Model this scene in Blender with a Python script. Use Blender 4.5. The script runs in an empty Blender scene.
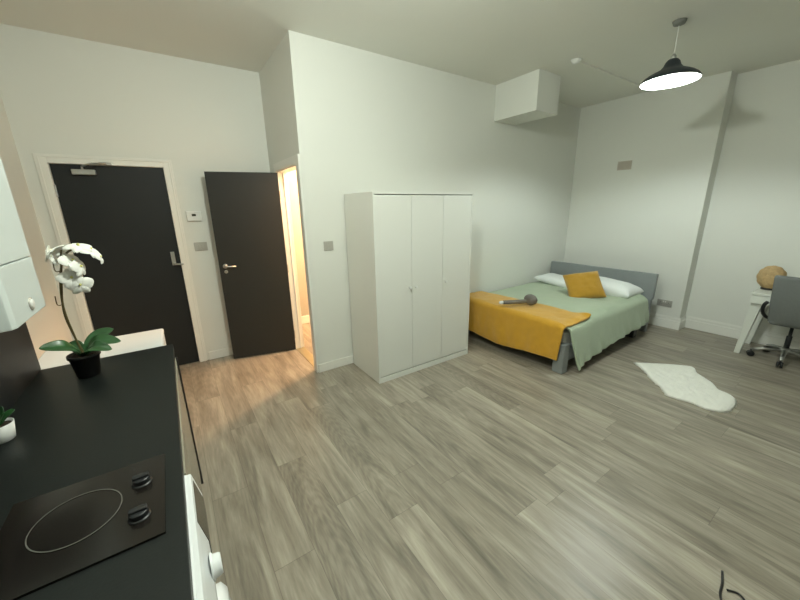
import bpy, bmesh, math, random
from mathutils import Vector, Matrix, noise
random.seed(7)
sc = bpy.context.scene
C = sc.collection
R = math.radians
PI = math.pi

# ------------------------------------------------------------ materials
def lin(c):
    c /= 255.0
    return c/12.92 if c <= .04045 else ((c+.055)/1.055)**2.4
def rgb(r, g, b): return (lin(r), lin(g), lin(b), 1)

def mat(name, col, rough=.5, metal=0, bump=0, bscale=40, var=0, vscale=6, coat=0, emit=None, estr=0, sheen=0, spec=None, stretch=None):
    m = bpy.data.materials.new(name); m.use_nodes = True
    nt = m.node_tree; n = nt.nodes; b = n['Principled BSDF']
    b.inputs['Base Color'].default_value = col
    b.inputs['Roughness'].default_value = rough
    b.inputs['Metallic'].default_value = metal
    if coat: b.inputs['Coat Weight'].default_value = coat
    if sheen: b.inputs['Sheen Weight'].default_value = sheen
    if spec is not None: b.inputs['Specular IOR Level'].default_value = spec
    if emit:
        b.inputs['Emission Color'].default_value = emit
        b.inputs['Emission Strength'].default_value = estr
    tc = n.new('ShaderNodeTexCoord'); src = tc.outputs['Object']
    if stretch:
        mp = n.new('ShaderNodeMapping'); mp.inputs['Scale'].default_value = stretch
        nt.links.new(src, mp.inputs[0]); src = mp.outputs[0]
    if var:
        t = n.new('ShaderNodeTexNoise'); t.inputs['Scale'].default_value = vscale; t.inputs['Detail'].default_value = 4
        nt.links.new(src, t.inputs['Vector'])
        mx = n.new('ShaderNodeMix'); mx.data_type = 'RGBA'
        mx.inputs[6].default_value = tuple(c*(1-var) for c in col[:3])+(1,)
        mx.inputs[7].default_value = tuple(min(1, c*(1+var)) for c in col[:3])+(1,)
        nt.links.new(t.outputs[0], mx.inputs[0]); nt.links.new(mx.outputs[2], b.inputs['Base Color'])
    if bump:
        t = n.new('ShaderNodeTexNoise'); t.inputs['Scale'].default_value = bscale; t.inputs['Detail'].default_value = 3
        nt.links.new(src, t.inputs['Vector'])
        bp = n.new('ShaderNodeBump'); bp.inputs['Strength'].default_value = bump; bp.inputs['Distance'].default_value = .01
        nt.links.new(t.outputs[0], bp.inputs['Height']); nt.links.new(bp.outputs[0], b.inputs['Normal'])
    return m

M = {}
M['wall'] = mat('wall_paint', (.74, .75, .70, 1), .55, bump=.05, bscale=60, var=.015, vscale=2)
M['ceil'] = mat('ceiling_paint', (.78, .78, .72, 1), .8, bump=.05, bscale=50, var=.02, vscale=1.5)
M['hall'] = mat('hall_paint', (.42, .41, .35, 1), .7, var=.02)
M['rose'] = mat('rose_grey', rgb(120, 122, 116), .6, var=.03)
M['vent'] = mat('vent_beige', rgb(192, 184, 172), .5, var=.03)
M['trim'] = mat('trim_gloss', (.80, .80, .75, 1), .3, var=.01)
M['door'] = mat('door_charcoal', rgb(44, 45, 43), .5, spec=.3, bump=.05, bscale=30, var=.08, vscale=5, stretch=(1, 1, .2))
M['door_front'] = mat('entrance_door_charcoal', rgb(32, 35, 36), .5, spec=.3, bump=.04, bscale=30, var=.08, vscale=5)
M['chrome'] = mat('brushed_steel', rgb(190, 190, 188), .28, metal=1, var=.04)
M['white_plastic'] = mat('white_plastic', (.78, .79, .76, 1), .35, var=.01)
M['grey_plate'] = mat('satin_switch_plate', rgb(180, 178, 170), .4, metal=.25, var=.02)
M['dark_plastic'] = mat('dark_plastic', rgb(28, 30, 33), .4, var=.05)
M['ward'] = mat('white_foil', (.70, .71, .66, 1), .35, var=.01, vscale=3)
M['gap'] = mat('dark_recess', rgb(60, 60, 56), .8, var=.05)
M['worktop'] = mat('black_laminate', rgb(24, 28, 27), .42, bump=.05, bscale=150, var=.1, vscale=30, spec=.3)
M['panel'] = mat('splash_panel', rgb(24, 25, 26), .5, var=.06, vscale=10)
M['hob_glass'] = mat('hob_glass', rgb(26, 23, 21), .2, var=.05)
M['hob_ring'] = mat('hob_ring_print', rgb(95, 95, 90), .35, var=.1, vscale=30)
M['unit'] = mat('gloss_unit_front', rgb(150, 145, 130), .25, var=.03, vscale=3)
M['washer'] = mat('appliance_enamel', (.80, .83, .84, 1), .25, var=.01)
M['display'] = mat('display_glass', rgb(58, 58, 50), .2, var=.05)
M['glass_dark'] = mat('door_glass_dark', rgb(20, 22, 24), .08, var=.05)
M['boiler'] = mat('boiler_enamel', (.60, .66, .65, 1), .3, var=.01)
M['bedgrey'] = mat('grey_upholstery', rgb(133, 139, 139), .85, bump=.2, bscale=400, var=.06, vscale=60, sheen=.2)
M['mattress'] = mat('mattress_ticking', rgb(200, 200, 195), .9, bump=.2, bscale=100, var=.03)
M['duvet'] = mat('sage_cotton', rgb(170, 184, 160), .85, bump=.25, bscale=14, var=.04, vscale=8, sheen=.15)
M['throw'] = mat('mustard_fleece', rgb(202, 152, 36), .95, bump=.5, bscale=160, var=.12, vscale=14, sheen=.4)
M['cushion'] = mat('mustard_velvet', rgb(170, 128, 22), .8, bump=.3, bscale=200, var=.1, vscale=20, sheen=.4)
M['pillow'] = mat('white_cotton', (.80, .83, .82, 1), .85, bump=.2, bscale=20, var=.02)
M['duster'] = mat('grey_plush', rgb(112, 108, 102), .95, bump=.5, bscale=150, var=.2, vscale=60)
M['rug'] = mat('sheepskin_white', (.9, .9, .83, 1), 1, bump=1, bscale=35, var=.08, vscale=8, stretch=(1, 3, 1), sheen=.3)
M['desk'] = mat('desk_white', (.72, .74, .68, 1), .4, var=.01)
M['chair'] = mat('chair_grey_fabric', rgb(112, 116, 114), .85, bump=.3, bscale=300, var=.08, vscale=50)
M['rattan'] = mat('rattan_weave', rgb(184, 156, 112), .8, bump=.9, bscale=70, var=.25, vscale=40)
M['shade'] = mat('shade_black', rgb(38, 44, 50), .45, var=.05)
M['shade_in'] = mat('shade_white_inner', (.85, .9, .88, 1), .5, var=.01)
M['bulb'] = mat('bulb_glow', (1, 1, 1, 1), .5, emit=(.90, 1, .95, 1), estr=1500)
M['pot'] = mat('black_pot', rgb(20, 20, 19), .45, var=.1)
M['soil'] = mat('potting_bark', rgb(48, 36, 24), .95, bump=.8, bscale=80, var=.4, vscale=60)
M['white_pot'] = mat('white_ceramic', (.75, .76, .74, 1), .3, var=.02)
M['leaf'] = mat('orchid_leaf', rgb(38, 82, 40), .35, var=.25, vscale=18, spec=.6)
M['stem'] = mat('orchid_stem', rgb(92, 82, 48), .6, var=.2, vscale=30)
M['petal'] = mat('orchid_petal', (.84, .85, .80, 1), .6, var=.04, vscale=30)
M['lip'] = mat('orchid_lip', rgb(215, 212, 130), .6, var=.15, vscale=60)
M['cable'] = mat('black_rubber', rgb(25, 25, 25), .5, var=.1)
M['brass'] = mat('brass_strip', rgb(190, 180, 150), .35, metal=.8, var=.1)

def floor_mat():
    m = bpy.data.materials.new('grey_oak_planks'); m.use_nodes = True
    nt = m.node_tree; n = nt.nodes; L = nt.links.new; b = n['Principled BSDF']
    tc = n.new('ShaderNodeTexCoord'); sp = n.new('ShaderNodeSeparateXYZ'); L(tc.outputs['Object'], sp.inputs[0])
    def ma(op, a, c=None, d=None):
        q = n.new('ShaderNodeMath'); q.operation = op
        for i, v in enumerate((a, c, d)):
            if v is None: continue
            if isinstance(v, (int, float)): q.inputs[i].default_value = v
            else: L(v, q.inputs[i])
        return q.outputs[0]
    W, LEN = .196, 1.29
    u = ma('DIVIDE', ma('ADD', sp.outputs[0], -1.14+W*20), W)
    row = ma('FLOOR', u); fu = ma('FRACT', u)
    wn = n.new('ShaderNodeTexWhiteNoise'); wn.noise_dimensions = '1D'; L(row, wn.inputs['W'])
    v = ma('DIVIDE', ma('ADD', sp.outputs[1], ma('MULTIPLY', wn.outputs[0], LEN)), LEN)
    v = ma('ADD', v, 20); col = ma('FLOOR', v); fv = ma('FRACT', v)
    cb = n.new('ShaderNodeCombineXYZ'); L(row, cb.inputs[0]); L(col, cb.inputs[1])
    w2 = n.new('ShaderNodeTexWhiteNoise'); w2.noise_dimensions = '3D'; L(cb.outputs[0], w2.inputs['Vector'])
    pid = w2.outputs[0]
    off = ma('MULTIPLY', pid, 53.0)
    # long soft figure
    c2 = n.new('ShaderNodeCombineXYZ')
    L(ma('MULTIPLY', sp.outputs[0], 14.0), c2.inputs[0]); L(ma('MULTIPLY', sp.outputs[1], 1.5), c2.inputs[1]); L(off, c2.inputs[2])
    t1 = n.new('ShaderNodeTexNoise'); t1.inputs['Scale'].default_value = 1; t1.inputs['Detail'].default_value = 5; t1.inputs['Roughness'].default_value = .6
    t1.inputs['Distortion'].default_value = .6
    L(c2.outputs[0], t1.inputs['Vector'])
    # fine grain
    c3 = n.new('ShaderNodeCombineXYZ')
    L(ma('MULTIPLY', sp.outputs[0], 70.0), c3.inputs[0]); L(ma('MULTIPLY', sp.outputs[1], 4.0), c3.inputs[1]); L(off, c3.inputs[2])
    t2 = n.new('ShaderNodeTexNoise'); t2.inputs['Scale'].default_value = 1; t2.inputs['Detail'].default_value = 4
    L(c3.outputs[0], t2.inputs['Vector'])
    # cathedral figure: rings running along the plank
    c4 = n.new('ShaderNodeCombineXYZ')
    L(ma('MULTIPLY', ma('SUBTRACT', fu, .5), 1.5), c4.inputs[0]); L(ma('MULTIPLY', sp.outputs[1], .8), c4.inputs[1]); L(off, c4.inputs[2])
    wv = n.new('ShaderNodeTexWave'); wv.wave_type = 'RINGS'; wv.rings_direction = 'SPHERICAL'
    wv.inputs['Scale'].default_value = 6; wv.inputs['Distortion'].default_value = 5; wv.inputs['Detail'].default_value = 2; wv.inputs['Detail Scale'].default_value = 1.5
    L(c4.outputs[0], wv.inputs['Vector'])
    val = ma('ADD', ma('MULTIPLY', t1.outputs[0], .70), ma('MULTIPLY', t2.outputs[0], .16))
    val = ma('ADD', val, ma('MULTIPLY', wv.outputs[0], .055))
    val = ma('ADD', val, ma('MULTIPLY', pid, .09))
    cr = n.new('ShaderNodeValToRGB'); L(val, cr.inputs[0])
    e = cr.color_ramp.elements
    e[0].position = .29; e[0].color = rgb(99, 93, 83)
    e[1].position = .75; e[1].color = rgb(184, 177, 162)
    k = e.new(.44); k.color = rgb(131, 124, 111)
    k = e.new(.56); k.color = rgb(153, 145, 131)
    # joints
    ju = ma('LESS_THAN', ma('MINIMUM', fu, ma('SUBTRACT', 1.0, fu)), .007)
    jv = ma('LESS_THAN', ma('MINIMUM', fv, ma('SUBTRACT', 1.0, fv)), .0012)
    j = ma('MAXIMUM', ju, jv)
    mx = n.new('ShaderNodeMix'); mx.data_type = 'RGBA'
    L(ma('MULTIPLY', j, .4), mx.inputs[0]); L(cr.outputs[0], mx.inputs[6]); mx.inputs[7].default_value = rgb(70, 62, 52)
    L(mx.outputs[2], b.inputs['Base Color'])
    L(ma('ADD', ma('MULTIPLY', t2.outputs[0], .18), .27), b.inputs['Roughness'])
    bp = n.new('ShaderNodeBump'); bp.inputs['Strength'].default_value = .25; bp.inputs['Distance'].default_value = .002
    L(ma('SUBTRACT', t2.outputs[0], j), bp.inputs['Height']); L(bp.outputs[0], b.inputs['Normal'])
    return m
M['floor'] = floor_mat()

# ------------------------------------------------------------ mesh helpers
def box(bm, x0, x1, y0, y1, z0, z1, bev=0, seg=2):
    q = bmesh.new()
    v = [q.verts.new((x, y, z)) for z in (z0, z1) for y in (y0, y1) for x in (x0, x1)]
    for f in ((0, 2, 3, 1), (4, 5, 7, 6), (0, 1, 5, 4), (2, 6, 7, 3), (0, 4, 6, 2), (1, 3, 7, 5)):
        q.faces.new([v[i] for i in f])
    if bev: bmesh.ops.bevel(q, geom=q.edges[:], offset=bev, segments=seg, profile=.5, affect='EDGES')
    merge(bm, q)
def merge(bm, q, mtx=None):
    if mtx is not None: bmesh.ops.transform(q, matrix=mtx, verts=q.verts)
    t = bpy.data.meshes.new('tmp'); q.to_mesh(t); q.free(); bm.from_mesh(t); bpy.data.meshes.remove(t)
def lathe(bm, prof, seg=32, mtx=None, cap=True):
    q = bmesh.new(); rings = []
    for r, z in prof:
        rings.append([q.verts.new((r*math.cos(2*PI*i/seg), r*math.sin(2*PI*i/seg), z)) for i in range(seg)])
    for a, b in zip(rings, rings[1:]):
        for i in range(seg):
            q.faces.new((a[i], a[(i+1) % seg], b[(i+1) % seg], b[i]))
    if cap:
        q.faces.new(rings[0][::-1]); q.faces.new(rings[-1])
    bmesh.ops.recalc_face_normals(q, faces=q.faces[:])
    merge(bm, q, mtx)
def tube(bm, pts, rad, seg=8):
    q = bmesh.new(); pts = [Vector(p) for p in pts]; rings = []
    rs = rad if isinstance(rad, (list, tuple)) else [rad]*len(pts)
    up = None
    for i, p in enumerate(pts):
        d = (pts[min(i+1, len(pts)-1)]-pts[max(i-1, 0)]).normalized()
        if up is None:
            up = d.orthogonal().normalized()
        up = (up-d*up.dot(d)).normalized(); s = d.cross(up)
        rings.append([q.verts.new(p+(up*math.cos(2*PI*k/seg)+s*math.sin(2*PI*k/seg))*rs[i]) for k in range(seg)])
    for a, b in zip(rings, rings[1:]):
        for k in range(seg): q.faces.new((a[k], a[(k+1) % seg], b[(k+1) % seg], b[k]))
    q.faces.new(rings[0][::-1]); q.faces.new(rings[-1])
    bmesh.ops.recalc_face_normals(q, faces=q.faces[:])
    merge(bm, q)
def smoothpath(pts, n=6):
    P = [Vector(p) for p in pts]; P = [P[0]*2-P[1]]+P+[P[-1]*2-P[-2]]; out = []
    for i in range(1, len(P)-2):
        for k in range(n):
            t = k/n; a, b, c, d = P[i-1:i+3]
            out.append(.5*((2*b)+(c-a)*t+(2*a-5*b+4*c-d)*t*t+(3*b-a-3*c+d)*t**3))
    out.append(P[-2]); return out
def grid(bm, nu, nv, fn, close=False):
    vs = [[bm.verts.new(fn(i/(nu-1), j/(nv-1))) for j in range(nv)] for i in range(nu)]
    for i in range(nu-1):
        for j in range(nv-1): bm.faces.new((vs[i][j], vs[i+1][j], vs[i+1][j+1], vs[i][j+1]))
    return vs
def prism(bm, pts, axis, a, b, bev=0):
    """outline extruded along an axis ('x','y','z') from a to b"""
    q = bmesh.new()
    def w(p, t): return {'x': (t, p[0], p[1]), 'y': (p[0], t, p[1]), 'z': (p[0], p[1], t)}[axis]
    A = [q.verts.new(w(p, a)) for p in pts]; B = [q.verts.new(w(p, b)) for p in pts]; k = len(pts)
    q.faces.new(A); q.faces.new(B)
    for i in range(k): q.faces.new((A[i], A[(i+1) % k], B[(i+1) % k], B[i]))
    bmesh.ops.recalc_face_normals(q, faces=q.faces[:])
    if bev: bmesh.ops.bevel(q, geom=q.edges[:], offset=bev, segments=2, profile=.5, affect='EDGES')
    merge(bm, q)
def obj(name, bm, m, parent=None, smooth=False, subsurf=0, solid=0):
    me = bpy.data.meshes.new(name); bm.to_mesh(me); bm.free()
    for p in me.polygons: p.use_smooth = smooth
    for k in (m if isinstance(m, (list, tuple)) else [m]): me.materials.append(k)
    o = bpy.data.objects.new(name, me); C.objects.link(o)
    if parent: o.parent = parent
    if solid:
        s = o.modifiers.new('Solidify', 'SOLIDIFY'); s.thickness = solid; s.offset = -1
    if subsurf:
        s = o.modifiers.new('Subsurf', 'SUBSURF'); s.levels = subsurf; s.render_levels = subsurf
    return o
def thing(name, label, cat, loc=(0, 0, 0), rz=0, group=None):
    o = bpy.data.objects.new(name, None); C.objects.link(o); o.empty_display_size = .05
    o.location = loc; o.rotation_euler = (0, 0, rz); o['label'] = label; o['category'] = cat
    if group: o['group'] = group
    return o
def tag(o, label, cat, group=None):
    o['label'] = label; o['category'] = cat
    if group: o['group'] = group
    return o
def struct(name, bm, m, label, parent=None, smooth=False):
    o = obj(name, bm, m, parent, smooth)
    if not parent:
        o['kind'] = 'structure'; o['label'] = label; o['category'] = name.split('_')[0]
    return o
def bx(*a, **k):
    bm = bmesh.new(); box(bm, *a, **k); return bm
def bxs(lst, bev=0):
    bm = bmesh.new()
    for a in lst: box(bm, *a, bev=bev)
    return bm
def rotm(loc, eul): return Matrix.Translation(loc) @ Matrix.Rotation(eul[2], 4, 'Z') @ Matrix.Rotation(eul[1], 4, 'Y') @ Matrix.Rotation(eul[0], 4, 'X')

# ------------------------------------------------------------ the room
H = 3.05            # ceiling
XL, XK, XS, XR, XA = -.90, -.654, 1.078, 5.465, 5.68
YB, YF, YN = 3.15, 4.20, -2.2
CY = 1.46           # near end of the chimney breast
bm = bx(XL-.1, XA+.12, YN-.1, 5.0, -.08, 0)
struct('floor', bm, M['floor'], 'grey oak plank floor')
bm = bx(XL-.1, XA+.12, YN-.1, 5.0, H, H+.1)
struct('ceiling', bm, M['ceil'], 'flat off-white ceiling')

# far wall with the entrance door opening
D1 = (-.735, .068, 2.06)
bm = bxs([(XL-.1, D1[0]-.02, YF, YF+.12, 0, H), (D1[1]+.02, XS, YF, YF+.12, 0, H), (D1[0]-.02, D1[1]+.02, YF, YF+.12, D1[2]+.02, H)])
struct('wall_far', bm, M['wall'], 'white wall around the charcoal entrance door')
# short return wall with the hallway doorway
O0, O1, OT = 3.245, 3.895, 2.035
bm = bxs([(XS, XS+.1, YB, O0-.02, 0, H), (XS, XS+.1, O1+.02, YF+.12, 0, H), (XS, XS+.1, O0-.02, O1+.02, OT+.02, H)])
struct('wall_return', bm, M['wall'], 'short white return wall holding the hallway doorway')
bm = bx(XS+.1, XR, YB, YB+.08, 0, H)
struct('wall_back', bm, M['wall'], 'long white wall behind the wardrobe and bed')
bm = bx(XR, XA, CY, YB+.08, 0, H)
struct('wall_right', bm, M['wall'], 'projecting white chimney breast behind the bed head')
bm = bx(XA, XA+.12, YN-.1, 5.0, 0, H)
struct('wall_alcove', bm, M['wall'], 'white alcove wall behind the desk')
bm = bx(XL-.1, XL, YN-.1, YF+.12, 0, H)
struct('wall_left', bm, M['wall'], 'white left wall beside the entrance door')
bm = bx(XL, XK, YN, 2.295, 0, H)
struct('wall_kitchen', bm, M['wall'], 'boxed out kitchen wall behind the boiler')
bm = bx(XL, XA, YN-.1, YN, 0, H)
struct('wall_near', bm, M['wall'], 'white wall behind the viewpoint')
# hallway beyond the doorway
bm = bx(XS+.1, 3.4, 4.78, 4.9, 0, H)
struct('wall_hallway', bm, M['hall'], 'warm lit far wall of the hallway')
bm = bx(3.3, 3.4, YB+.08, 4.78, 0, H)
struct('wall_hallway_end', bm, M['hall'], 'end wall of the hallway')
bm = bx(XS+.02, XS+.1, YF+.12, 4.9, 0, H)
struct('wall_hallway_side', bm, M['hall'], 'side wall of the hallway')
# soffit box high on the back wall
bm = bx(3.565, 3.965, 2.56, YB, 2.655, H)
struct('trim_1', bm, M['wall'], 'white boxed in soffit high on the back wall')

# baseboards
def board(pts, z, step=False):
    pass
bm = bxs([(D1[1]+.1, XS, YF-.016, YF, 0, .095)], bev=.003); struct('baseboard_far', bm, M['trim'], 'white skirting beside the entrance door')
bm = bxs([(XS, XR, YB-.016, YB, 0, .09)], bev=.003); struct('baseboard_back', bm, M['trim'], 'white skirting along the back wall')
def tall(x0, x1, y0, y1, nx, ny):
    """two-step moulded skirting box list"""
    a = [(x0, x1, y0, y1, 0, .115)]
    t = .01
    a.append((x0+(t if nx < 0 else 0), x1-(t if nx > 0 else 0), y0+(t if ny < 0 else 0), y1-(t if ny > 0 else 0), .115, .15))
    t = .016
    a.append((x0+(t if nx < 0 else 0), x1-(t if nx > 0 else 0), y0+(t if ny < 0 else 0), y1-(t if ny > 0 else 0), .15, .165))
    return a
bm = bxs(tall(XR-.022, XR, CY-.022, YB-.016, -1, 0)+tall(XR, XA, CY-.022, CY, 0, -1), bev=.003)
struct('baseboard_right', bm, M['trim'], 'tall moulded white skirting round the chimney breast')
bm = bxs(tall(XA-.022, XA, YN, CY-.022, -1, 0), bev=.003)
struct('baseboard_alcove', bm, M['trim'], 'tall moulded white skirting in the desk alcove')
bm = bxs([(XL, XL+.016, 2.85, YF-.016, 0, .095)], bev=.003); struct('baseboard_left', bm, M['trim'], 'white skirting by the entrance door hinge side')
bm = bxs([(XS+.1, 3.3, 4.764, 4.78, 0, .12)], bev=.003); struct('baseboard_hallway', bm, M['trim'], 'white skirting in the hallway')

# entrance door frame + leaf
x0, x1, zt = D1
bm = bxs([(x0-.078, x0-.004, YF-.018, YF, 0, zt+.075), (x1+.004, x1+.078, YF-.018, YF, 0, zt+.075), (x0-.004, x1+.004, YF-.018, YF, zt+.004, zt+.075),
          (x0-.06, x0-.05, YF-.024, YF-.018, 0, zt+.055), (x1+.05, x1+.06, YF-.024, YF-.018, 0, zt+.055), (x0-.06, x1+.06, YF-.024, YF-.018, zt+.05, zt+.06),
          (x0-.02, x0-.002, YF, YF+.12, 0, zt+.02), (x1+.002, x1+.02, YF, YF+.12, 0, zt+.02), (x0-.02, x1+.02, YF, YF+.12, zt+.002, zt+.02)], bev=.002)
struct('trim_2', bm, M['trim'], 'white architrave round the entrance door')
d1 = bpy.data.objects.new('door_1', None); C.objects.link(d1); d1.location = (x0, YF+.012, 0); d1['kind'] = 'structure'; d1['label'] = 'closed charcoal entrance door with steel closer'; d1['category'] = 'door'
w = x1-x0
obj('door_leaf', bx(.001, w-.001, 0, .045, .006, zt, bev=.002), M['door_front'], d1)
bm = bmesh.new(); box(bm, .135, .295, -.05, 0, 1.975, 2.02, bev=.006)
cl = obj('door_closer', bm, M['chrome'], d1)
bm = bmesh.new(); tube(bm, [(.21, -.03, 2.02), (.21, -.03, 2.045), (.26, -.12, 2.055), (.30, -.17, 2.06)], .008)
tube(bm, [(.30, -.17, 2.06), (.33, -.08, 2.07), (.38, -.045, 2.075)], .008); box(bm, .33, .42, -.05, -.032, 2.062, 2.085, bev=.003)
obj('closer_arm', bm, M['chrome'], cl)
bm = bmesh.new(); box(bm, w-.075, w-.04, -.008, 0, 1.11, 1.25, bev=.003)
hd = obj('lock_plate', bm, M['chrome'], d1)
bm = bmesh.new(); tube(bm, [(w-.057, 0, 1.125), (w-.057, -.03, 1.125), (w-.05, -.042, 1.125), (w-.03, -.046, 1.124), (w+.022, -.046, 1.12)], .010)
obj('door_handle', bm, M['chrome'], hd)
for z in (1.84, 1.02, .2):
    bm = bmesh.new(); tube(bm, [(.0, -.006, z-.05), (.0, -.006, z+.05)], .008); obj('hinge', bm, M['chrome'], d1)

# hallway doorway lining + leaf
bm = bxs([(XS-.003, XS+.103, O0-.02, O0, 0, OT+.02), (XS-.003, XS+.103, O1, O1+.02, 0, OT+.02), (XS-.003, XS+.103, O0, O1, OT, OT+.02),
          (XS-.018, XS, YB-.0, O0-.012, 0, OT+.085), (XS-.018, XS, O1+.008, O1+.075, 0, OT+.085), (XS-.018, XS, O0-.012, O1+.008, OT+.01, OT+.085),
          (XS+.05, XS+.065, O1-.014, O1, 0, OT), (XS+.05, XS+.065, O0, O0+.014, 0, OT)], bev=.002)
struct('trim_3', bm, M['trim'], 'white door frame of the hallway doorway')
struct('trim_4', bx(XS, XS+.1, O0, O1, 0, .006, bev=.002), M['brass'], 'pale metal threshold strip in the hallway doorway')
hx, hy = XS-.01, 3.875
ang = math.atan2(4.035-hy, .40-hx)
d2 = bpy.data.objects.new('door_2', None); C.objects.link(d2); d2.location = (hx, hy, 0); d2.rotation_euler = (0, 0, ang); d2['kind'] = 'structure'; d2['label'] = 'charcoal hallway door standing open against the far wall'; d2['category'] = 'door'
LW = math.hypot(4.035-hy, .40-hx)
# local x runs from hinge to free edge; the side seen has local +y (towards the camera)
obj('door_leaf', bx(0, LW, -.04, 0, .008, 2.028, bev=.002), M['door'], d2)
def lever(y0, s):
    bm = bmesh.new(); q = Matrix.Translation((LW-.06, y0, 1.075)) @ Matrix.Rotation(-s*PI/2, 4, 'X')
    lathe(bm, [(.025, 0), (.025, .006), (.022, .009), (.009, .010), (.009, .04)], 20, q)
    lathe(bm, [(.018, 0), (.018, .005), (.015, .007)], 16, Matrix.Translation((LW-.06, y0, 1.015)) @ Matrix.Rotation(-s*PI/2, 4, 'X'))
    tube(bm, [(LW-.06, y0+s*.04, 1.075), (LW-.075, y0+s*.047, 1.075), (LW-.17, y0+s*.045, 1.072)], [.009, .009, .008])
    return bm
obj('door_handle', lever(0, 1), M['chrome'], d2, True)
obj('door_handle', lever(-.04, -1), M['chrome'], d2, True)
for z in (1.8, 1.0, .2):
    bm = bmesh.new(); tube(bm, [(-.004, -.012, z-.045), (-.004, -.012, z+.045)], .006); obj('hinge', bm, M['chrome'], d2)

# ------------------------------------------------------------ wall fittings
def plate(name, label, cat, loc, rz, w, h, parts, m):
    t = thing(name, label, cat, loc, rz)
    obj('face_plate', bx(-w/2, w/2, -.009, 0, -h/2, h/2, bev=.002), m, t)
    for nm, a, mm in parts: obj(nm, bx(*a, bev=.0015), mm, t)
    return t
plate('light_switch', 'double light switch plate on the wall between the entrance door and the open door', 'light switch', (.275, YF, 1.285), 0, .12, .09,
      [('rocker', (-.022, -.004, -.014, -.009, -.018, .018), M['grey_plate']), ('rocker', (.004, .022, -.014, -.009, -.018, .018), M['grey_plate'])], M['grey_plate'])
plate('light_switch', 'square light switch plate on the wall left of the white wardrobe', 'light switch', (1.285, YB, 1.30), 0, .095, .09,
      [('rocker', (-.02, -.002, -.014, -.009, -.018, .018), M['grey_plate']), ('rocker', (.004, .022, -.014, -.009, -.018, .018), M['grey_plate'])], M['grey_plate'])
t = thing('thermostat', 'small white thermostat with dark display above the switch beside the entrance door', 'thermostat', (.258, YF, 1.60))
obj('housing', bx(-.066, .066, -.028, .002, -.05, .05, bev=.006), M['white_plastic'], t)
obj('screen', bx(-.018, .018, -.030, -.027, .0, .022), M['display'], t)
# vent and socket on the chimney breast (facing -x)
t = thing('air_vent', 'small grey louvred air vent high on the wall above the bed head', 'air vent', (XR, 2.42, 2.165), -PI/2)
obj('vent_frame', bxs([(-.09, .09, -.008, 0, .045, .058), (-.09, .09, -.008, 0, -.058, -.045), (-.09, -.076, -.008, 0, -.045, .045), (.076, .09, -.008, 0, -.045, .045), (-.08, .08, -.002, 0, -.05, .05)]), M['vent'], t)
obj('louvres', bxs([(-.076+i*.0195, -.068+i*.0195, -.007, -.002, -.045, .045) for i in range(8)]+[(-.076, .076, -.007, -.002, -.004, .004)]), M['vent'], t)
t = thing('wall_socket', 'double power socket low on the wall right of the bed head', 'power socket', (XR, 1.655, .33), -PI/2)
obj('face_plate', bx(-.085, .085, -.009, 0, -.045, .045, bev=.002), M['grey_plate'], t)
for s in (-1, 1):
    obj('switch_rocker', bx(s*.012-.006, s*.012+.006, -.013, -.008, .012, .03, bev=.001), M['white_plastic'], t)
    obj('socket_holes', bxs([(s*.045-.003, s*.045+.003, -.0095, -.0085, .004, .014), (s*.045-.015, s*.045-.008, -.0095, -.0085, -.012, -.007), (s*.045+.008, s*.045+.015, -.0095, -.0085, -.012, -.007)]), M['dark_plastic'], t)
# conduit on the ceiling
bm = bmesh.new(); box(bm, 3.72, XR, 2.215, 2.235, H-.018, H, bev=.003)
tag(obj('ceiling_conduit', bm, M['ceil']), 'thin pale conduit running across the ceiling to the wall above the bed', 'conduit')
bm = bmesh.new(); lathe(bm, [(.012, 0), (.03, .004), (.045, .02), (.05, .035)], 24, Matrix.Translation((3.68, 2.225, H-.035)))
tag(obj('smoke_detector', bm, M['white_plastic'], smooth=True), 'small round white detector at the end of the ceiling conduit', 'detector')

# ------------------------------------------------------------ pendant lamp
t = thing('pendant_lamp', 'black dome pendant lamp with glowing white inside hanging over the bed end', 'pendant lamp', (3.66, 1.37, 2.62))
prof = [(.205, 0), (.203, .012), (.19, .03), (.16, .052), (.12, .072), (.08, .092), (.06, .115), (.05, .142), (.035, .16), (.012, .165)]
bm = bmesh.new(); lathe(bm, prof, 48, cap=False); s = obj('lamp_shade', bm, M['shade'], t, True)
bm = bmesh.new(); lathe(bm, [(r-.004, z-.002 if i else z) for i, (r, z) in enumerate(prof[:9])], 48, cap=False); obj('shade_lining', bm, M['shade_in'], s, True)
bm = bmesh.new(); lathe(bm, [(.014, .13), (.028, .115), (.036, .095), (.033, .075), (.02, .062), (.003, .058)], 24); obj('bulb', bm, M['bulb'], t, True)
bm = bmesh.new(); lathe(bm, [(.02, .16), (.02, .185), (.008, .20)], 16); obj('lamp_holder', bm, M['chrome'], t, True)
bm = bmesh.new(); tube(bm, [(0, 0, .195), (0, 0, H-2.62-.02)], .003); obj('cord', bm, M['white_plastic'], t)
bm = bmesh.new(); lathe(bm, [(.01, H-2.62-.035), (.04, H-2.62-.025), (.048, H-2.62)], 24); obj('ceiling_rose', bm, M['rose'], t, True)

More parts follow.
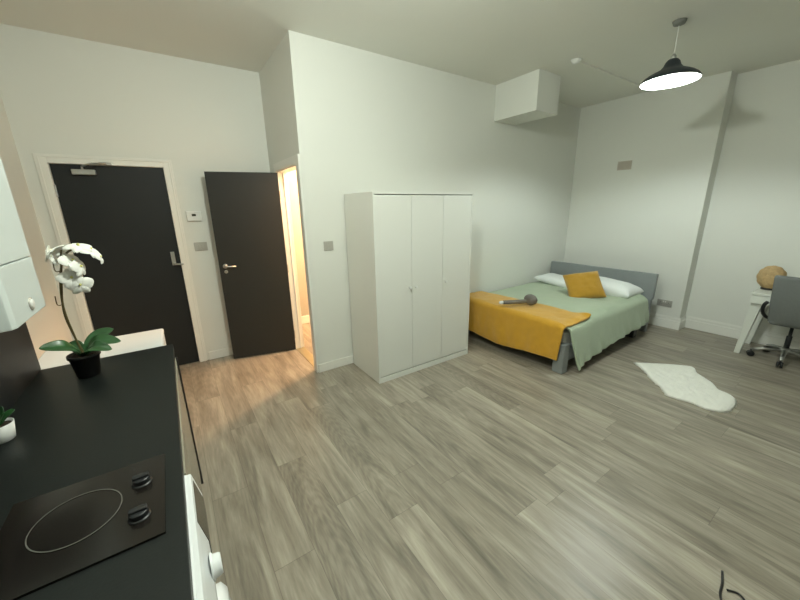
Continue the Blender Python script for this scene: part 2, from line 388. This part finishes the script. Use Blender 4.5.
# ------------------------------------------------------------ wardrobe
t = thing('wardrobe', 'tall white three-door wardrobe with small knobs against the back wall', 'wardrobe', (1.47, 2.57, 0))
WW, WD, WH = 1.19, .555, 1.782
a = obj('side_panel', bx(0, .018, 0, WD, 0, WH, bev=.001), M['ward'], t)
a = obj('side_panel', bx(WW-.018, WW, 0, WD, 0, WH, bev=.001), M['ward'], t)
obj('top_panel', bx(.018, WW-.018, 0, WD, WH-.018, WH, bev=.001), M['ward'], t)
obj('back_panel', bx(.018, WW-.018, WD-.006, WD, 0, WH-.018), M['ward'], t)
obj('base_panel', bx(.018, WW-.018, .02, WD-.006, .048, .062), M['ward'], t)
obj('plinth', bx(.018, WW-.018, -.002, .016, 0, .048, bev=.001), M['ward'], t)
iw = (WW-.036)/3
for i in range(3):
    xa = .018+i*iw+.0015; xb = .018+(i+1)*iw-.0015
    d = obj('door', bx(xa, xb, .004, .02, .064, WH-.025, bev=.001), M['ward'], t)
    kx = (xb-.03, xa+.035, xa+.035)[i]
    bm = bmesh.new(); lathe(bm, [(.006, 0), (.006, .012), (.014, .018), (.015, .024), (.012, .028)], 20, Matrix.Translation((kx, .004, .905)) @ Matrix.Rotation(PI/2, 4, 'X'))
    obj('knob', bm, M['white_plastic'], d, True)

# ------------------------------------------------------------ bed
BX0, BX1, BY0, BY1 = 3.06, 5.03, 1.66, 3.12
t = thing('bed', 'low grey upholstered double bed frame with wide headboard and white mattress', 'bed', (BX0, BY0, 0))
LB, WB = BX1-BX0, BY1-BY0
bm = bmesh.new(); prism(bm, [(LB, .44), (LB+.06, .44), (LB+.075, .775), (LB+.02, .775)], 'y', 0.0, WB+.0, bev=.008)
hb = obj('headboard', bm, M['bedgrey'], t)
for y in (.015, WB-.085):
    obj('headboard_post', bx(LB, LB+.06, y, y+.07, 0, .46, bev=.004), M['bedgrey'], t)
obj('side_rail', bx(.0, LB, 0, .04, .12, .29, bev=.006), M['bedgrey'], t)
obj('side_rail', bx(.0, LB, WB-.04, WB, .12, .29, bev=.006), M['bedgrey'], t)
obj('foot_rail', bx(0, .05, .04, WB-.04, .12, .29, bev=.006), M['bedgrey'], t)
obj('slat_deck', bx(.05, LB, .04, WB-.04, .2, .23), M['gap'], t)
for x, y in ((0, 0), (0, WB-.11), (LB-.35, 0.02), (LB-.35, WB-.10)):
    obj('leg', bx(x-.008, x+.09, y-(.008 if y < .1 else 0), y+.10+(.008 if y > .1 else 0), 0, .13 if x > .1 else .31, bev=.006), M['bedgrey'] if x < .1 else M['dark_plastic'], t)
obj('mattress', bx(.05, LB-.01, .03, WB-.03, .235, .43, bev=.03, seg=3), M['mattress'], t)

def fbm(x, y, z=0, o=4):
    s = 0; a = 1
    for i in range(o):
        s += a*noise.noise(Vector((x, y, z))*(2**i)); a *= .5
    return s
# duvet: top, then over the near side and hanging down; a little over the far side
def duvet_fn(u, v):
    x = 3.10+u*(4.86-3.10)
    # cross-section length along v
    top = BY1-.005-(BY0-.005)
    # drop length on near side depends on x
    k = (x-3.10)/1.8
    zh = .03+.17*max(0, k)**.6
    drop = .475-zh
    r = .05
    total = top+drop
    s = v*total
    if s < top-r:
        y = BY1-.005-s; z = .495
        c = fbm(x*2.2, y*2.2, 1.3)*.012+fbm(x*6, y*5, 4)*.006
        edge = min(1, s/.12)
        z += c*edge - (1-edge)**2*.05
        z += .014*math.exp(-((s-(top-.12))/.1)**2)
    else:
        q = (s-(top-r))/(r+drop)
        a = min(1, q*(r+drop)/(r*1.57))
        y0 = BY0-.005+r; 
        if a < 1:
            y = y0-r*math.sin(a*PI/2); z = .495-r*(1-math.cos(a*PI/2))
        else:
            dd = q*(r+drop)-r*1.57; L = max(.01, drop+r-r*1.57)
            f = min(1, dd/L)
            y = y0-r-f*(.035+.05*math.exp(-k*6)); z = .495-r-f*(.495-r-zh)
            fold = math.sin(x*17+2*fbm(x*2, z*2, 9))*.5+fbm(x*7, z*3, 3)
            y -= abs(fold)*.035*f
            x += fbm(x*3, z*4, 7)*.02*f
    # foot end of the hanging part slants outward to a hanging corner
    if u < .12 and v > .72:
        w = (1-u/.12)*(v-.72)/.28
        x += .09*w*w 
    x += fbm(x*3, y*3, 5)*.006
    if s < top: z -= .03*max(0, min(1, (.26-k)/.06))
    return Vector((x, y, z))
bm = bmesh.new(); grid(bm, 64, 84, duvet_fn)
o = obj('duvet', bm, M['duvet'], smooth=True, solid=.022, subsurf=1)
tag(o, 'sage green duvet covering the bed and drooping over its near side', 'duvet')

# throw over the foot
def throw_fn(u, v):
    # u across the bed (y), v from top edge toward the foot and down
    y = 1.665+u*(3.115-1.665)
    xe = 3.47+.03*math.sin(u*5)+.06*max(0, 1-u/.12)
    run = xe-3.02; r = .06
    zb = .12+.025*math.sin(u*7+1)-.02*u
    drop = .53-zb
    tot = run+drop; s = v*tot
    if s < run-r:
        x = xe-s; z = .532+fbm(x*3, y*3, 2)*.010+fbm(x*9, y*9, 6)*.004
    else:
        d = s-(run-r)
        if d < r*1.57:
            a = d/r; x = xe-(run-r)-r*math.sin(a); z = .532-r*(1-math.cos(a))
        else:
            x = xe-run; z = .53-r-(d-r*1.57)*(.53-r-zb)/(drop+r-r*1.57)
        hang = max(0, (.5-z)/.4)
        x -= abs(fbm(y*4, z*1.5, 8))*.03*hang+.015*hang
        z += fbm(x*8, y*8, 6)*.004
    # near edge droops over the bed's corner
    e = max(0, 1-u/.06)
    z -= e*e*.03*(1 if s < run else 0)
    if v < .05 and u < .08: z += .035*(1-v/.05)*(1-u/.08)
    # near edge of the hanging part pulls in
    if s > run: y += .03*(1-u)*min(1, (s-run)/drop)
    return Vector((x, y, z))
bm = bmesh.new(); grid(bm, 64, 54, throw_fn)
o = obj('throw_blanket', bm, M['throw'], smooth=True, solid=.018, subsurf=1)
tag(o, 'mustard yellow fleece throw draped over the foot of the bed', 'blanket')

def pillow_mesh(w, h, th, seed, p=3.2, pinch=.05):
    bm = bmesh.new(); N = 26
    for sgn in (1, -1):
        def fn(a, b):
            u = a*2-1; v = b*2-1
            e = max(0, (1-abs(u)**p))*max(0, (1-abs(v)**p))
            z = sgn*th/2*e**.45
            x = u*w/2*(1-pinch*(1-v*v)*abs(u)**3*1.2); y = v*h/2*(1-pinch*(1-u*u)*abs(v)**3*1.2)
            z += fbm(u*2+seed, v*2, seed)*.012*e**.3
            return Vector((x, y, z))
        grid(bm, N, N, fn)
    bmesh.ops.remove_doubles(bm, verts=bm.verts, dist=.0008)
    bmesh.ops.recalc_face_normals(bm, faces=bm.faces[:])
    return bm
def pillow(name, label, cat, w, h, th, loc, eul, m, seed, group=None):
    o = obj(name, pillow_mesh(w, h, th, seed), m, smooth=True, subsurf=1)
    o.location = loc; o.rotation_euler = eul
    tag(o, label, cat, group); return o
pillow('pillow', 'white bed pillow at the wall side of the bed, left of the mustard cushion', 'pillow', .62, .44, .125, (4.72, 2.75, .558), (0, R(-5), R(90)), M['pillow'], 1.0)
pillow('pillow', 'white bed pillow nearest the open side of the bed, right of the mustard cushion', 'pillow', .68, .44, .19, (4.70, 2.05, .592), (0, R(-5), R(90)), M['pillow'], 2.0)
cu = pillow('cushion', 'square mustard yellow cushion leaning on the white pillows', 'cushion', .44, .40, .15, (4.29, 2.17, .645), (0, 0, 0), M['cushion'], 3.0)
cu.rotation_euler = (Matrix.Rotation(R(-52), 4, 'Z') @ Matrix.Rotation(R(48), 4, 'X') @ Matrix.Rotation(R(12), 4, 'Z')).to_euler()

# grey long-handled duster on the throw
t = thing('duster', 'grey plush long-handled duster with white tip lying on the mustard throw', 'duster', (3.20, 2.30, .552))
bm = bmesh.new(); tube(bm, smoothpath([(-.16, .11, .035), (-.05, .055, .035), (.09, -.02, .037)]), .024, 12); obj('handle', bm, M['duster'], t, True)
bm = bmesh.new(); lathe(bm, [(.002, -.035), (.014, -.03), (.02, -.01), (.02, .01)], 12, rotm((-.178, .119, .035), (0, R(90), R(-23)))); obj('white_tip', bm, M['white_plastic'], t, True)
bm = bmesh.new(); bmesh.ops.create_icosphere(bm, subdivisions=4, radius=1)
for v in bm.verts:
    d = 1+.06*noise.noise(v.co*4)
    v.co = Vector((v.co.x*.05*d, v.co.y*.085*d, v.co.z*.062*d))
bmesh.ops.transform(bm, matrix=rotm((.115, -.045, .056), (0, R(15), R(-5))), verts=bm.verts)
obj('plush_head', bm, M['duster'], t, True)

# ------------------------------------------------------------ sheepskin rug
out = [(3.915, 1.35), (4.106, 1.181), (4.279, 0.968), (4.14, 0.872), (4.029, 0.737), (3.903, 0.649), (3.864, 0.553), (3.787, 0.511), (3.636, 0.491), (3.535, 0.511), (3.451, 0.571), (3.444, 0.665), (3.443, 0.759), (3.426, 0.889), (3.55, 0.99), (3.611, 1.064), (3.707, 1.142), (3.787, 1.216)]
pts = smoothpath([(p[0], p[1], 0) for p in out+[out[0]]], 6)[:-1]
bm = bmesh.new(); cx = sum(p.x for p in pts)/len(pts); cy = sum(p.y for p in pts)/len(pts); K = 18; rings = []
for k in range(K+1):
    f = k/K; ring = []
    for i, p in enumerate(pts):
        j = 1+(.05*noise.noise(Vector((p.x*24, p.y*24, 0))) if k == K else 0)
        x = cx+(p.x-cx)*f*j; y = cy+(p.y-cy)*f*j
        z = .024*(1-f**6)**.5+.004+(.014*fbm((x+y)*6, (x-y)*20, 1)+.006*fbm(x*40, y*60, 2))*(1-f**4) if k < K else .001
        ring.append(bm.verts.new((x, y, max(z, .001))))
    rings.append(ring)
n = len(pts)
for a, b in zip(rings, rings[1:]):
    for i in range(n): bm.faces.new((a[i], a[(i+1) % n], b[(i+1) % n], b[i]))
bm.faces.new(rings[-1][::-1])
bmesh.ops.remove_doubles(bm, verts=bm.verts, dist=.0001)
bmesh.ops.recalc_face_normals(bm, faces=bm.faces[:])
tag(obj('sheepskin_rug', bm, M['rug'], smooth=True), 'white irregular sheepskin rug on the plank floor between bed and desk', 'rug')

# ------------------------------------------------------------ desk
DX0, DX1, DY1, DY0 = 5.06, 5.63, .80, -.40
t = thing('desk', 'white desk with a drawer band and tapered legs in the alcove', 'desk', (DX0, DY0, 0))
L_, W_ = DX1-DX0, DY1-DY0
obj('desk_top', bx(0, L_, 0, W_, .69, .712, bev=.003), M['desk'], t)
obj('drawer_case', bx(.018, L_-.01, .01, W_-.01, .595, .69, bev=.002), M['desk'], t)
for a, b in ((.02, W_/2-.004), (W_/2+.004, W_-.012)):
    d = obj('drawer', bx(.002, .018, a, b, .598, .682, bev=.002), M['desk'], t)
for (x, sx) in ((.03, 1), (L_-.09, -1)):
    for (y, sy) in ((.03, -1), (W_-.10, 1)):
        bm = bmesh.new(); q = bmesh.new()
        w0, w1 = .085, .045
        lo = [(x+(.05-w1/2)-.01*0, y+(.035-w1/2)+sy*.02)]
        bx0 = x+.015; by0 = y+.018+sy*.058
        vs = [q.verts.new(p) for p in ((bx0, by0, 0), (bx0+w1, by0, 0), (bx0+w1, by0+w1, 0), (bx0, by0+w1, 0), (x, y, .595), (x+w0, y, .595), (x+w0, y+w0, .595), (x, y+w0, .595))]
        for f in ((3, 2, 1, 0), (4, 5, 6, 7), (0, 1, 5, 4), (1, 2, 6, 5), (2, 3, 7, 6), (3, 0, 4, 7)): q.faces.new([vs[i] for i in f])
        bmesh.ops.bevel(q, geom=q.edges[:], offset=.004, segments=2, profile=.5, affect='EDGES'); merge(bm, q)
        obj('leg', bm, M['desk'], t)

# rattan globe on the desk
t = thing('rattan_ornament', 'round scalloped tan woven ornament on a dark base standing on the desk', 'ornament', (5.37, .725, .712))
bm = bmesh.new(); lathe(bm, [(.06, 0), (.062, .012), (.05, .022)], 28); obj('base', bm, M['pot'], t, True)
bm = bmesh.new(); q = bmesh.new(); bmesh.ops.create_uvsphere(q, u_segments=96, v_segments=48, radius=1)
for v in q.verts:
    th = math.atan2(v.co.y, v.co.x); ph = math.asin(max(-1, min(1, v.co.z)))
    r = 1+.04*abs(math.cos(6*th))*math.cos(ph)+.05*abs(math.cos(6*ph))-.02
    v.co = Vector((v.co.x*.108*r, v.co.y*.108*r, v.co.z*.125*r))
merge(bm, q, Matrix.Translation((0, 0, .135))); obj('woven_body', bm, M['rattan'], t, True)

# ------------------------------------------------------------ office chair
t = thing('office_chair', 'grey upholstered swivel office chair with chrome star base at the desk', 'chair', (5.22, .46, 0), 0)
def shell_back(u, v):
    y = -.045+(u-.5)*(.385+.055*v); z = .45+v*.50
    x = -.27-.05*v+.05*(2*u-1)**2*(1-.4*v)+.06*(1-v)**3
    return Vector((x, y, z))
bm = bmesh.new(); grid(bm, 18, 16, shell_back); obj('backrest', bm, M['chair'], t, True, 1, .05)
bm = bmesh.new(); box(bm, -.24, .24, -.245, .155, .42, .50, bev=.035, seg=4); obj('seat', bm, M['chair'], t, True)
for s in (-1, 1):
    bm = bmesh.new(); tube(bm, smoothpath([(-.28, -.03+s*.215, .66), (-.27, -.03+s*.235, .62), (-.22, -.03+s*.24, .54), (-.12, -.03+s*.22, .47), (0, -.03+s*.17, .425)]), .016, 10); obj('armrest', bm, M['dark_plastic'], t, True)
bm = bmesh.new(); lathe(bm, [(.022, .12), (.022, .28), (.014, .285), (.014, .41)], 20); obj('gas_column', bm, M['dark_plastic'], t, True)
bm = bmesh.new(); box(bm, -.08, .08, -.07, .07, .395, .42, bev=.008); obj('seat_plate', bm, M['dark_plastic'], t)
bm = bmesh.new(); tube(bm, [(0, -.07, .39), (0.0, -.2, .385)], .006); obj('tilt_lever', bm, M['dark_plastic'], t)
bm = bmesh.new(); lathe(bm, [(.04, .09), (.045, .10), (.045, .14), (.03, .15)], 20)
for k in range(5):
    a = R(183-72*k); d = Vector((math.cos(a), math.sin(a), 0))
    tube(bm, [d*.03+Vector((0, 0, .12)), d*.16+Vector((0, 0, .105)), d*.25+Vector((0, 0, .075))], [.022, .018, .014], 10)
obj('star_base', bm, M['chrome'], t, True)
for k in range(5):
    a = R(183-72*k); d = Vector((math.cos(a), math.sin(a), 0)); s = d.cross(Vector((0, 0, 1)))
    bm = bmesh.new()
    for q in (-1, 1):
        mt = Matrix.Translation(d*.25+s*q*.014+Vector((0, 0, .03))) @ s.to_track_quat('Z', 'Y').to_matrix().to_4x4()
        lathe(bm, [(.020, -.011), (.030, -.009), (.030, .009), (.020, .011)], 20, mt)
    tube(bm, [d*.25+Vector((0, 0, .03)), d*.25+Vector((0, 0, .08))], .007)
    obj('castor', bm, M['dark_plastic'], t, True)

# ------------------------------------------------------------ kitchen
KX0, KX1 = -.650, -.078
bm = bmesh.new(); box(bm, KX0, KX1, -.60, 2.285, .862, .90, bev=.002)
tag(obj('worktop', bm, M['worktop']), 'long black laminate kitchen worktop on the left', 'worktop')
bm = bmesh.new(); box(bm, -.652, -.632, -.60, 2.290, .90, 1.32, bev=.001)
tag(obj('splashback', bm, M['panel']), 'black splashback panel on the kitchen wall below the boiler', 'splashback')
bm = bmesh.new(); box(bm, -.645, -.065, 2.150, 2.162, 0, .861, bev=.001)
tag(obj('end_panel', bm, M['panel']), 'black end panel closing the kitchen run beside the white appliance', 'end panel')
def unit(label, y0, y1, nd):
    t = thing('base_cabinet', label, 'kitchen cabinet', (-.64, y0, 0))
    w = y1-y0; d = -.073+.64
    obj('carcass', bxs([(0, d-.02, 0, .018, .1, .86), (0, d-.02, w-.018, w, .1, .86), (0, d-.02, .018, w-.018, .1, .118), (0, .01, .018, w-.018, .118, .86), (.01, d-.02, .018, w-.018, .842, .86)]), M['unit'], t)
    obj('plinth', bx(d-.05, d-.034, 0, w, 0, .1), M['unit'], t)
    for i in range(nd):
        obj('door', bx(d-.018, d, i*w/nd+.001, (i+1)*w/nd-.001, .10, .858, bev=.001), M['unit'], t)
    return t
unit('taupe gloss kitchen base cabinet between the washing machine and the black end panel', 1.112, 2.149, 2)
unit('taupe gloss kitchen base cabinet on the near side of the washing machine', -.58, .47, 2)

# washing machine
t = thing('washing_machine', 'white washing machine with dial and dark display under the worktop', 'washing machine', (-.62, .48, 0))
wd = .567; ww = .628
obj('body', bx(0, wd-.02, .002, ww-.002, .01, .858, bev=.004), M['washer'], t)
bm = bmesh.new(); prism(bm, [(wd-.03, .855), (wd-.009, .855), (wd-.004, .835), (wd+.010, .765), (wd+.010, .72), (wd-.002, .66), (wd-.03, .66)], 'y', .002, ww-.002, bev=.002)
obj('control_fascia', bm, M['washer'], t)
obj('front_panel', bx(wd-.02, wd-.004, .002, ww-.002, .012, .658, bev=.005), M['washer'], t)
bm = bmesh.new(); prism(bm, [(wd-.006, .842), (wd-.0045, .842), (wd+.0118, .765), (wd+.0118, .72), (wd+.004, .68), (wd-.004, .68)], 'y', .43, .605); obj('display', bm, M['display'], t)
bm = bmesh.new(); lathe(bm, [(.034, 0), (.033, .005), (.028, .007), (.026, .02), (.023, .024)], 32, Matrix.Translation((wd+.008, .335, .775)) @ Matrix.Rotation(PI/2, 4, 'Y')); obj('dial', bm, M['washer'], t, True)
bm = bmesh.new(); box(bm, wd-.001, wd+.006, .03, .20, .70, .80, bev=.001); obj('detergent_drawer', bm, M['washer'], t)
bm = bmesh.new(); lathe(bm, [(.215, 0), (.215, .02), (.195, .034), (.165, .036), (.160, .016)], 64, Matrix.Translation((wd-.004, .30, .43)) @ Matrix.Rotation(PI/2, 4, 'Y'), cap=False); dr = obj('door_ring', bm, M['washer'], t, True)
bm = bmesh.new(); lathe(bm, [(.163, .012), (.155, .038), (.11, .052), (.05, .058), (.002, .06)], 48, Matrix.Translation((wd-.004, .30, .43)) @ Matrix.Rotation(PI/2, 4, 'Y')); obj('door_glass', bm, M['glass_dark'], dr, True)

# hob
t = thing('hob', 'small black glass hob with one printed ring and two knobs', 'hob', (-.455, .853, .90))
obj('glass_plate', bx(0, .335, 0, .33, 0, .006), M['hob_glass'], t)
bm = bmesh.new(); lathe(bm, [(.088, .0071), (.088, .0076), (.0905, .0076), (.0905, .0071)], 72, Matrix.Translation((.150, .175, 0)), cap=False); obj('cooking_zone_ring', bm, M['hob_ring'], t)
for y in (.088, .222):
    bm = bmesh.new(); m_ = Matrix.Translation((.281, y, .006))
    lathe(bm, [(.024, 0), (.024, .003), (.021, .005), (.0205, .018), (.018, .020)], 32, m_); box(bm, .281-.019, .281+.019, y-.008, y+.008, .018, .032, bev=.002)
    obj('knob', bm, M['dark_plastic'], t)

# boiler
t = thing('boiler', 'white wall-hung boiler with round gauge above the worktop', 'boiler', (-.615, 1.362, 1.33))
obj('mounting_plate', bx(-.02, .0, .02, .35, .02, .75), M['boiler'], t)
bm = bmesh.new(); prism(bm, [(0, 0), (.17, 0), (.205, .012), (.212, .03), (.212, .325), (.195, .352), (.15, .36), (0, .36)], 'z', .0, .178, bev=.003); obj('control_panel', bm, M['boiler'], t)
bm = bmesh.new(); prism(bm, [(0, 0), (.17, 0), (.205, .012), (.212, .03), (.212, .325), (.195, .352), (.15, .36), (0, .36)], 'z', .181, .86, bev=.003); obj('casing', bm, M['boiler'], t)
bm = bmesh.new(); mm = Matrix.Translation((.211, .185, .040)) @ Matrix.Rotation(PI/2, 4, 'Y'); lathe(bm, [(.021, 0), (.021, .004), (.018, .005), (.016, .002)], 28, mm, cap=False); g = obj('gauge_ring', bm, M['grey_plate'], t, True)
bm = bmesh.new(); lathe(bm, [(.016, .0), (.015, .006), (.012, .008)], 24, mm); obj('gauge_dial', bm, M['white_plastic'], g, True)

# white appliance beyond the worktop
t = thing('under_counter_fridge', 'white box-shaped appliance standing behind the far end of the worktop', 'appliance', (-.72, 2.30, 0))
obj('cabinet', bx(0, .55, 0, .50, .02, .83, bev=.006), M['washer'], t)
obj('lid', bx(-.002, .59, -.0, .505, .83, .86, bev=.012, seg=3), M['washer'], t)
obj('door', bx(.552, .587, .004, .496, .03, .826, bev=.006), M['washer'], t)
for x, y in ((.04, .04), (.5, .04), (.04, .46), (.5, .46)):
    bm = bmesh.new(); lathe(bm, [(.02, 0), (.02, .02)], 12, Matrix.Translation((x, y, 0))); obj('foot', bm, M['dark_plastic'], t)

# ------------------------------------------------------------ orchid
OX, OY = -.418, 2.06
t = thing('potted_orchid', 'white flowering orchid in a black pot at the far end of the worktop', 'potted plant', (OX, OY, .90))
bm = bmesh.new(); lathe(bm, [(.040, 0), (.043, .004), (.056, .098), (.061, .099), (.061, .113), (.056, .113), (.053, .093)], 36); bm2 = None
obj('pot', bm, M['pot'], t, True)
bm = bmesh.new(); lathe(bm, [(.053, .086), (.052, .100), (.02, .106), (.004, .104)], 24)
for v in bm.verts: v.co.z += .004*noise.noise(v.co*60)
obj('bark', bm, M['soil'], t, True)
def leaf(p0, p1, p2, w, name='leaf', par=None, m=None):
    bm = bmesh.new(); path = smoothpath([p0, p1, p2], 8); n_ = len(path)
    def fn(u, v):
        i = min(n_-1, int(round(u*(n_-1)))); p = path[i]
        d = (path[min(i+1, n_-1)]-path[max(i-1, 0)]).normalized()
        s = d.cross(Vector((0, 0, 1))).normalized(); s = (s+Vector((0, 0, .75*s.y))).normalized(); up = s.cross(d)
        ww = w*math.sin(PI*min(1, (u*.93+.05)))**.6*(1 if u < .99 else .3)
        q = (v*2-1)
        return p+s*q*ww+up*(abs(q)**1.5*ww*.28)
    grid(bm, n_, 7, fn)
    return obj(name, bm, m or M['leaf'], par or t, True, 1, .003)
leaf((0, 0, .10), (-.045, -.03, .165), (-.125, -.05, .185), .036)
leaf((0, 0, .10), (.06, -.02, .165), (.150, -.04, .150), .034)
leaf((0, 0, .10), (.05, .04, .165), (.12, .06, .190), .034)
leaf((0, 0, .10), (.05, -.05, .150), (.115, -.07, .128), .032)
leaf((0, 0, .10), (-.03, .05, .14), (-.07, .09, .14), .028)
sp = smoothpath([(.0, 0, .10), (-.012, -.005, .20), (-.018, -.02, .33), (-.006, -.03, .44), (.015, -.03, .53), (.035, -.03, .575), (.065, -.03, .598), (.10, -.03, .592), (.14, -.03, .56)], 8)
bm = bmesh.new(); tube(bm, sp, [.0042]*(len(sp)-16)+[.003]*16, 8); st = obj('flower_stem', bm, M['stem'], t, True)
bm = bmesh.new(); s2 = smoothpath([(.004, .004, .10), (-.018, .004, .22), (-.022, -.012, .33), (.004, -.035, .47), (.030, -.040, .60)], 8); tube(bm, s2, .0036, 8); obj('support_stake', bm, M['stem'], t, True)
for a in ((-.014, -.02, .36), (.012, -.03, .51)):
    bm = bmesh.new(); tube(bm, smoothpath([a, (a[0]-.02, a[1], a[2]+.0), (a[0]-.02, a[1], a[2]+.04)], 4), .002, 6); obj('side_shoot', bm, M['stem'], t, True)
def flower(c, az, el, s):
    """five petals and a lip, facing direction (az, el)"""
    mt = Matrix.Translation(c) @ Matrix.Rotation(R(az), 4, 'Z') @ Matrix.Rotation(R(90-el), 4, 'Y')
    bm = bmesh.new()
    for k, (ang, ln, wd_) in enumerate(((90, 1.0, .42), (18, 1.05, .62), (162, 1.05, .62), (306, .95, .4), (234, .95, .4))):
        a = R(ang); d = Vector((math.sin(a), math.cos(a), 0)) if False else Vector((-math.sin(a), math.cos(a), 0)); sd = Vector((-d.y, d.x, 0))
        def fn(u, v):
            q = v*2-1; ww = wd_*s*math.sin(PI*min(.98, u*.9+.07))**.7
            p = d*(u*ln*s)+sd*q*ww*.9
            p.z = .02*s*k*.3+.18*s*u*(1-u)*2-.22*s*u*u-.12*s*abs(q)**2
            return mt @ p
        grid(bm, 9, 7, fn)
    f = obj('flower', bm, M['petal'], t, True, 1, .0015)
    bm = bmesh.new(); q = bmesh.new(); bmesh.ops.create_icosphere(q, subdivisions=3, radius=1)
    for v in q.verts: v.co = Vector((v.co.x*.11*s-.10*s, v.co.y*.10*s, v.co.z*.14*s+.08*s))
    merge(bm, q, mt); obj('flower_lip', bm, M['lip'], f, True)
for c, az, el, s in (((.000, -.02, .592), -200, 45, .052), ((-.008, -.03, .570), -190, -15, .050), ((.088, -.035, .612), -60, 70, .052), ((.125, -.03, .590), -20, 50, .049), ((.150, -.03, .555), 0, 20, .036),
                     ((.058, -.045, .548), -30, 25, .050), ((.078, -.045, .520), -20, 10, .047), ((.040, -.05, .475), -60, 15, .047), ((.062, -.05, .440), -75, -5, .049)):
    flower(Vector(c), az, el, s)

# small potted succulent
t = thing('small_potted_plant', 'tiny green plant in a white pot on the worktop by the splashback', 'potted plant', (-.583, 1.60, .90))
bm = bmesh.new(); lathe(bm, [(.028, 0), (.031, .003), (.039, .062), (.036, .062), (.034, .055)], 32); obj('pot', bm, M['white_pot'], t, True)
bm = bmesh.new(); lathe(bm, [(.0345, .045), (.033, .055), (.004, .057)], 24); obj('soil', bm, M['soil'], t, True)
for k in range(9):
    a = k*2.4; r_ = .012+.02*(k/9)
    leaf((0, 0, .052), (r_*math.cos(a), r_*math.sin(a), .085), (1.6*r_*math.cos(a), 1.6*r_*math.sin(a), .125-.004*k), .012, 'leaf', t)

# black cable with an upright end on the floor
bm = bmesh.new()
tube(bm, smoothpath([(1.86, .15, .012), (1.80, .135, .006), (1.73, .125, .006), (1.69, .10, .006), (1.71, .06, .006), (1.77, .05, .006), (1.80, .08, .006), (1.78, .115, .006)]), .0045, 8)
tag(obj('power_cable', bm, M['cable'], smooth=True), 'short curled black cable lying on the floor near the viewer', 'cable')

# ------------------------------------------------------------ lights
def light(name, kind, loc, e, col, **k):
    l = bpy.data.lights.new(name, kind); l.energy = e; l.color = col
    for a, b in k.items(): setattr(l, a, b)
    o = bpy.data.objects.new(name, l); C.objects.link(o); o.location = loc; return o
light('room_light', 'POINT', (.80, 1.22, 2.78), 92, (.94, 1, .90), shadow_soft_size=.07)
light('hall_light', 'POINT', (2.0, 3.75, 2.5), 235, (1, .60, .34), shadow_soft_size=.1)
wd_ = bpy.data.worlds.new('World'); sc.world = wd_; wd_.use_nodes = True
wd_.node_tree.nodes['Background'].inputs[0].default_value = (.5, .52, .5, 1); wd_.node_tree.nodes['Background'].inputs[1].default_value = .05

# ------------------------------------------------------------ camera
cam = bpy.data.cameras.new('Camera'); co = bpy.data.objects.new('Camera', cam); C.objects.link(co); sc.camera = co
cam.sensor_fit = 'HORIZONTAL'; cam.sensor_width = 36; cam.lens = 337.8/800*36; cam.clip_start = .02
Rx, Ry, Rz = R(-1.01412433), R(74.6862607), R(-33.9113586)
m3 = (Matrix.Rotation(Rz, 4, 'Z') @ Matrix.Rotation(Ry, 4, 'X') @ Matrix.Rotation(Rx, 4, 'Z'))
co.matrix_world = Matrix.Translation((0, 0, 1.65)) @ m3

sc.view_settings.view_transform = 'Standard'; sc.view_settings.look = 'None'
sc.view_settings.gamma = 1; sc.view_settings.use_curve_mapping = False; sc.view_settings.exposure = 0.1
